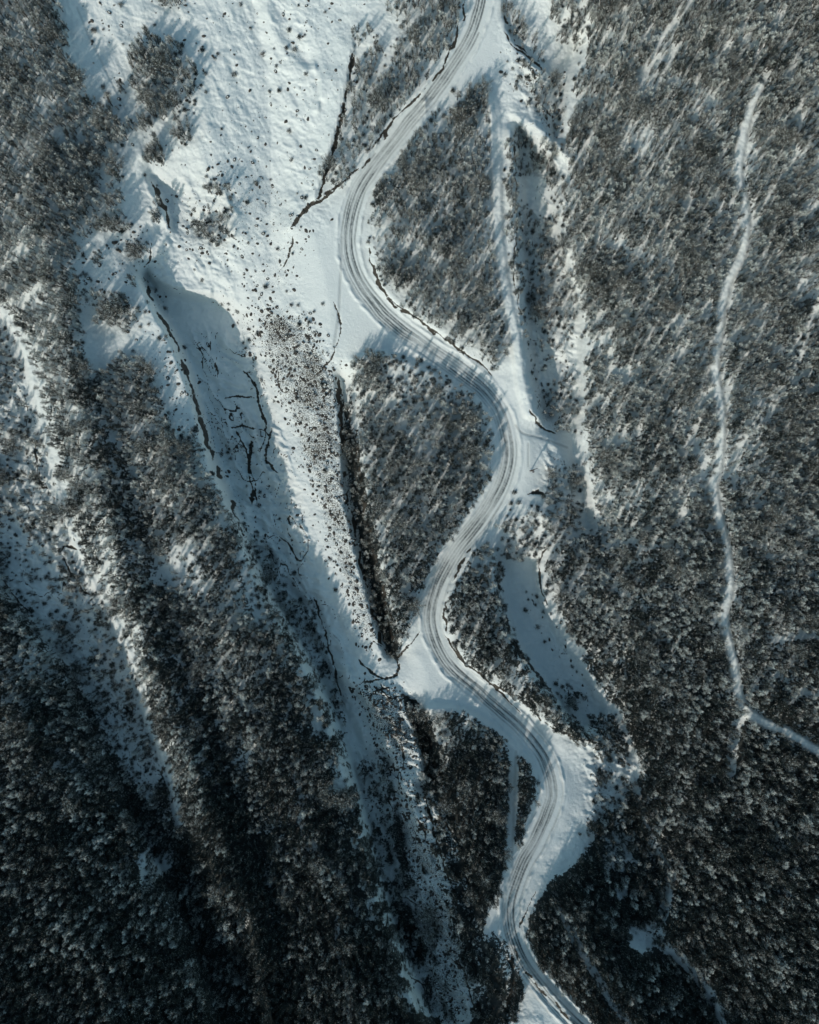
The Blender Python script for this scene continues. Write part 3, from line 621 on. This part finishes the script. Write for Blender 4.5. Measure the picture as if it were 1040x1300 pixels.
# landmarks used in the labels
LM = [((150,398),'alone on the open snow left of the deep blue hollow'),((205,105),'in the big clump on the upper snow slope'),((138,160),'in the small clump on the upper left slope'),
 ((60,60),'at the snow edge of the top left wood'),((110,200),'on the right edge of the upper left wood'),((60,330),'inside the upper left wood'),((275,285),'in the thin grove on the middle of the snow slope'),((200,240),'beside the small blue hollow on the slope'),
 ((150,285),'in the little clump between wood and slope stream'),((160,460),'at the tip of the dark wood left of the blue hollow'),((235,560),'on the cliff top beside the long blue hollow'),((300,680),'on the cliff above the cracked valley floor'),
 ((20,520),'in the gully near the left border'),((60,720),'in the shaded snowy gully at the left'),((100,600),'on the ridge right of the left gully'),((200,640),'in the dark band inside the left wood'),
 ((240,720),'by the snowy opening in the left wood'),((60,880),'on the slope left of the gully'),((130,1050),'in the dark lower left wood'),((290,900),'inside the wood left of the shaded valley'),((400,880),'on the wood edge above the shaded valley'),((400,1080),'in the lower wood left of the valley'),((250,1200),'in the darkest wood near the lower left corner'),((500,1180),'among the scrub of the lower valley floor'),
 ((560,40),'in the grove left of the road near the top border'),((480,120),'in the grove between road and snow wedge'),((432,215),'at the narrow foot of the grove beside the snow wedge'),
 ((600,140),'at the pointed top of the grove in the upper bend'),((490,270),'on the road edge of the grove in the upper bend'),((560,280),'inside the grove of the upper bend'),((600,430),'at the lower end of the grove in the upper bend'),((647,280),'in the strip right of the straight farm track'),
 ((695,330),'in the blue hollow right of the farm track'),((670,140),'on the shaded bank near the top fork'),((700,470),'in the small hollow above the turning place'),((660,55),'on the bank at the right of the top road'),
 ((470,470),'at the top left corner of the middle bend grove'),((540,490),'among bushes at the snowy top of the middle grove'),((615,560),'on the road side of the middle bend grove'),((530,620),'inside the middle bend grove'),((510,760),'at the thin lower end of the middle grove'),
 ((715,630),'in the dark clump right of the turning place'),((660,690),'in the thicket below the turning place'),((600,780),'in the grove right of the lower road bend'),((690,890),'in the wood between road and lower blue hollow'),((725,885),'on the floor of the lower blue hollow'),((775,940),'on the spit below the lower hollow'),
 ((550,915),'beside the road flat where the tree shadow falls'),((610,980),'in the grove left of the lowest road bend'),((600,1120),'in the lowest grove between valley and road'),((780,1030),'by the snow patch right of the lower road bend'),((790,1110),'near the broken snow patches in the lower right wood'),((720,1180),'in the dark wood right of the bottom road'),((830,1220),'by the small white clearing at lower right'),
 ((760,200),'at the foot of the right hillside near the top'),((850,100),'on the upper right hillside'),((955,150),'by the upper end of the winding snow path'),((880,260),'left of the winding path on the right hillside'),((1000,300),'right of the winding path near the right border'),((780,420),'on the lower flank of the right hillside'),((960,540),'where the side path leaves the winding path'),((850,560),'in the wood left of the middle winding path'),((760,640),'on the hill foot right of the turning place'),((1000,700),'between winding path and right border'),((800,800),'in the dark wood right of the lower hollow'),((930,860),'beside the lower part of the winding path'),((1000,980),'below the winding path near the right border'),((880,1000),'in the dark wood below the winding path'),((960,1150),'in the lower right wood'),((450,680),'in the dark wedge beside the speckled debris strip'),((345,430),'on the right rim of the blue hollow'),((420,560),'on the speckled debris slope'),((320,120),'on the open upper snow slope'),((390,380),'on the snow flat left of the road curve'),((470,900),'on the cracked debris tongue beside the road flat'),((300,470),'on the floor of the long blue hollow'),((360,700),'on the cracked shaded valley floor'),((540,1100),'on the snow of the lower valley'),((740,20),'on the bright bank at the top right of the road'),((560,860),'on the road flat'),((522,955),'on the lower debris tongue left of the road'),((500,990),'on the shaded floor below the debris tongue'),((590,1160),'on the eroded bank above the bottom of the valley'),((605,1260),'on the eroded bank at the bottom border'),((30,800),'on the dark bank of the left gully'),((352,510),'on the sunlit edge above the cracked basin'),((400,480),'on the upper part of the debris slope'),((445,740),'on the lower part of the debris slope'),((620,620),'on the verge of the turning place'),((400,60),'on the snow wedge near the top')]
LMP = np.array([p for p, _ in LM], float)
def near(u, v): return LM[int(np.argmin(np.hypot(LMP[:, 0]-u, LMP[:, 1]-v)))]
def part_of(u, v):
    (p, nm) = near(u, v); dx, dy = u-p[0], v-p[1]
    if math.hypot(dx, dy) < 11: return 'middle'
    return ('upper ' if dy < -abs(dx)*.45 else 'lower ' if dy > abs(dx)*.45 else '')+('left' if dx < -abs(dy)*.45 else 'right' if dx > abs(dy)*.45 else 'side')
def where(u, v, seen, head, tail=''):
    """label that says which one; look-alikes beside the same landmark share label and group"""
    (p, nm) = near(u, v); return head+' '+nm
def tagit(o, label, cat, group=None):
    if len(label.split()) > 16: print('LONG', label)
    o['label'] = ' '.join(label.split()[:16]); o['category'] = cat
    if group: o['group'] = group
ITEMS = []
for i in own:
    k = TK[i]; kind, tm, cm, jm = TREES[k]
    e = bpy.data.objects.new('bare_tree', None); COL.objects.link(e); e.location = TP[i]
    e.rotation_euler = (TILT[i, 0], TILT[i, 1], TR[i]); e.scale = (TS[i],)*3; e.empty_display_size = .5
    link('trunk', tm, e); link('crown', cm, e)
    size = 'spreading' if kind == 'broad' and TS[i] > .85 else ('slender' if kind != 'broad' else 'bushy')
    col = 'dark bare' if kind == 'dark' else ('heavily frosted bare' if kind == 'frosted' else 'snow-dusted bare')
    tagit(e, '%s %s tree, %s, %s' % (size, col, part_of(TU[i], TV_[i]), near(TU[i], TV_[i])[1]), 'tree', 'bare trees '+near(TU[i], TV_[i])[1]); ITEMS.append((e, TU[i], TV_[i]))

def single_out(items):
    sets = {}
    for o, u, v in items: sets.setdefault(o['label'], []).append((o, u, v))
    for lab, L in sets.items():
        L = list(L)
        for word, key in (('leftmost', lambda q: q[1]), ('rightmost', lambda q: -q[1]), ('topmost', lambda q: q[2]), ('lowest', lambda q: -q[2])):
            if len(L) < 2: break
            q = min(L, key=key); L.remove(q); q[0]['label'] = ' '.join((word+' '+lab).split()[:16])
single_out(ITEMS)
def gn_scatter(name, P, Rv, Sc, Kx, meshes, label, cat):
    me = bpy.data.meshes.new(name); me.vertices.add(len(P)); me.vertices.foreach_set('co', P.astype(np.float32).ravel())
    for nm, tp, A, key in (('rot', 'FLOAT_VECTOR', Rv, 'vector'), ('sc', 'FLOAT', Sc, 'value'), ('idx', 'INT', Kx, 'value')):
        a = me.attributes.new(nm, tp, 'POINT'); a.data.foreach_set(key, np.asarray(A, np.int32 if tp == 'INT' else np.float32).ravel())
    me.update()
    o = link(name, me)
    src = bpy.data.collections.new(name+'_kinds')
    for i, m in enumerate(meshes): src.objects.link(bpy.data.objects.new('%s_kind_%02d' % (name, i), m))
    g = bpy.data.node_groups.new(name, 'GeometryNodeTree')
    g.interface.new_socket('Geometry', in_out='INPUT', socket_type='NodeSocketGeometry'); g.interface.new_socket('Geometry', in_out='OUTPUT', socket_type='NodeSocketGeometry')
    gi = g.nodes.new('NodeGroupInput'); go = g.nodes.new('NodeGroupOutput'); ip = g.nodes.new('GeometryNodeInstanceOnPoints'); ci = g.nodes.new('GeometryNodeCollectionInfo')
    ci.inputs[0].default_value = src; ci.inputs['Separate Children'].default_value = True; ci.inputs['Reset Children'].default_value = True
    def na(nm, dt):
        n = g.nodes.new('GeometryNodeInputNamedAttribute'); n.data_type = dt; n.inputs[0].default_value = nm
        return [s for s in n.outputs if s.enabled and s.name == 'Attribute'][0]
    ip.inputs['Pick Instance'].default_value = True
    L = g.links.new; L(gi.outputs[0], ip.inputs['Points']); L(ci.outputs[0], ip.inputs['Instance']); L(na('idx', 'INT'), ip.inputs['Instance Index'])
    L(na('rot', 'FLOAT_VECTOR'), ip.inputs['Rotation']); L(na('sc', 'FLOAT'), ip.inputs['Scale']); L(ip.outputs[0], go.inputs[0])
    md = o.modifiers.new('scatter', 'NODES'); md.node_group = g
    o['kind'] = 'stuff'; tagit(o, label, cat); return o
RV3 = np.stack([TILT[:, 0], TILT[:, 1], TR], 1)
gn_scatter('bare_woodland', TP[rest], RV3[rest], TS[rest], TK[rest], [t_[3] for t_ in TREES], 'dense bare snow-dusted woodland covering the slopes on both sides of the road', 'woodland')

# ------------------------------------------------------------------ shrubs
BU = np.zeros(RU.shape)
def bp_(pts, v):
    global BU
    BU = np.maximum(BU, v*blur(inside(RU, RV, pts).astype(float), 3))
bp_([(488,452),(520,456),(580,485),(600,512),(560,528),(520,518),(498,505),(480,480)], .8)
bp_([(225,60),(255,90),(262,140),(240,180),(215,150)], .5); bp_([(100,280),(200,330),(240,440),(200,440),(120,380),(95,330)], .14); bp_([(270,370),(340,420),(350,520),(320,460)], .3)
bp_([(640,55),(700,100),(715,130),(690,150),(640,100)], .35); bp_([(100,0),(420,0),(400,250),(330,400),(260,360),(170,200),(120,130)], .035); bp_([(325,300),(400,330),(440,500),(440,800),(400,640)], .06)
bp_([(740,1030),(760,1060),(700,1110),(680,1110),(690,1060)], .12); bp_([(430,590),(440,460),(455,480),(450,560)], .2); bp_([(625,600),(690,640),(690,720),(640,700)], .3); bp_([(650,720),(690,740),(740,860),(710,880)], .10); bp_([(705,860),(745,870),(745,905),(715,900)], .5)
bp_([(470,1000),(540,1100),(560,1300),(500,1200)], .12); bp_([(660,230),(735,430),(735,500),(680,440)], .2); bp_([(260,560),(340,560),(370,700),(420,800),(440,950),(380,820),(300,660)], .07); bp_([(10,400),(60,560),(80,760),(30,700)], .25)
BU = np.maximum(BU, .5*sstep(DS, .05, .3)*(1-sstep(DS, .5, .9)))
BU *= sstep(dist_line(RU, RV, ROAD, 60)[0], 15, 18)
su, sv_ = scatter(-60, 1100, -60, 1360, 6.5, lambda a, b: bil(BU, RS, a, b), 31)
su = np.concatenate([[962., 640., 655.], su]); sv_ = np.concatenate([[107., 668., 660.], sv_])
SP = place(su, sv_); ss = r.uniform(.35, 1.1, len(su)); sk = r.integers(0, 3, len(su)); sr = r.uniform(0, 6.28, len(su)); ss[0] = 1.7; sk[0] = 2
inn = (su > 4) & (su < 1036) & (sv_ > 4) & (sv_ < 1296)
op = 1-np.clip(bil(D, RS, su, sv_), 0, 1)
so_ = np.argsort(-np.where(inn, ss+op*.5, -9))[:300]; srest = np.ones(len(su), bool); srest[so_] = False
ITEMS = []
for i in so_:
    o = link('bare_shrub', SHRUBS[sk[i]]); o.location = SP[i]; o.rotation_euler = (0, 0, sr[i]); o.scale = (ss[i],)*3
    nm = near(su[i], sv_[i])[1]
    tagit(o, '%s %s shrub, %s, %s' % ('large' if ss[i] > 1.0 else 'small', 'frosted brown' if sk[i] == 0 else 'dark leafless', part_of(su[i], sv_[i]), nm), 'shrub', 'shrubs '+nm); ITEMS.append((o, su[i], sv_[i]))
single_out(ITEMS)
gn_scatter('low_scrub', SP[srest], np.stack([0*sr, 0*sr, sr], 1)[srest], ss[srest], sk[srest], SHRUBS, 'low dark scrub dotted over the snow between the woods', 'scrub')

# ------------------------------------------------------------------ stones
GS = np.zeros(RU.shape)
def gs(pts, v):
    global GS
    GS = np.maximum(GS, v*blur(inside(RU, RV, pts).astype(float), 60))
gs([(325,380),(390,400),(430,470),(440,600),(460,720),(485,810),(470,830),(440,760),(400,640),(370,540),(335,460)], .75)
gs([(455,865),(510,880),(535,960),(520,985),(490,950),(460,900)], 1.3); gs([(260,200),(330,180),(400,300),(370,380),(310,380),(290,280)], .18); gs([(110,0),(500,0),(420,250),(330,350),(260,200),(160,200)], .045)
gs([(185,420),(240,470),(262,560),(230,560),(210,500)], .35); gs([(100,280),(180,290),(230,470),(190,440),(110,380)], .12); gs([(640,60),(720,110),(720,190),(650,110)], .3); gs([(270,375),(330,410),(345,520),(310,420)], .4)
gs([(250,560),(360,560),(380,700),(330,720)], .08); gs([(470,930),(520,960),(560,1060),(590,1180),(600,1300),(560,1300),(520,1120)], .6); gs([(540,1000),(600,1100),(620,1290),(560,1290)], .35); gs([(660,700),(760,900),(720,900)], .05); gs([(430,640),(470,640),(505,830),(470,830)], .4); gs([(210,250),(290,250),(300,330),(230,330)], .2)
GS *= sstep(dist_line(RU, RV, ROAD, 60)[0], 15, 20)*(.5+fbm(RU, RV, 18, 77, 3))
qu, qv = scatter(0, 1040, 0, 1300, 2.9, lambda a, b: bil(GS, RS, a, b), 41)
QP = place(qu, qv); qs = .12+.42*r.random(len(qu))**3.2; qk = r.integers(0, 6, len(qu)); qr = r.uniform(0, 6.28, len(qu))
QP[:, 2] -= .02
so_ = np.argsort(-np.where((qu > 3) & (qu < 1037) & (qv > 3) & (qv < 1297), qs, -9))[:300]; qrest = np.ones(len(qu), bool); qrest[so_] = False
ITEMS = []
for i in so_:
    o = link('boulder', STONES[qk[i]]); o.location = QP[i]; o.rotation_euler = (0, 0, qr[i]); o.scale = (qs[i],)*3
    nm = near(qu[i], qv[i])[1]
    tagit(o, '%s %s boulder, %s, %s' % ('big' if qs[i] > .44 else 'small', 'snow-capped' if qk[i] % 3 == 0 else 'bare dark', part_of(qu[i], qv[i]), nm), 'boulder', 'boulders '+nm); ITEMS.append((o, qu[i], qv[i]))
single_out(ITEMS)
gn_scatter('loose_stones', QP[qrest], np.stack([0*qr, 0*qr, qr], 1)[qrest], qs[qrest], qk[qrest], STONES, 'small dark stones speckling the snowy debris slope', 'stones')

# ------------------------------------------------------------------ utility poles
def pole(u, v, h, rz, label, gr):
    p = place(np.array([float(u)]), np.array([float(v)]))[0]
    e = bpy.data.objects.new('utility_pole', None); COL.objects.link(e); e.location = p; e.rotation_euler = (0, 0, rz)
    V = []; F = []; tube(V, F, [(0, 0, -.4), (0, 0, h*.5), (0, 0, h)], [.17, .14, .11], 10); link('post', mesh_from('post', V, F, [m_wood]), e)
    for z in (h-.35, h-1.0):
        V = []; F = []; tube(V, F, [(-1.0, .12, z), (0, .12, z), (1.0, .12, z)], [.07, .07, .07], 4); c = link('crossarm', mesh_from('crossarm', V, F, [m_wood]), e)
        for x in (-.85, -.4, .4, .85):
            V = []; F = []; tube(V, F, [(x, .12, z+.06), (x, .12, z+.16), (x, .12, z+.28)], [.03, .075, .04], 8); link('insulator', mesh_from('insulator', V, F, [m_porc]), c)
    V = []; F = []; tube(V, F, [(0, -.4, h-2.6), (0, -.4, h-2.1), (0, -.4, h-1.6)], [.26, .28, .24], 12); link('transformer', mesh_from('transformer', V, F, [m_metal]), e)
    tagit(e, label, 'utility pole', gr)
pole(674, 598, 6.2, .3, 'dark wooden utility pole with two crossarms standing on the wide snowy turning place', 'utility poles along the road')
pole(648, 1244, 6.0, .6, 'dark wooden utility pole beside the road near the bottom border', 'utility poles along the road')
print('trees', len(TU), 'shrubs', len(su), 'stones', len(qu))
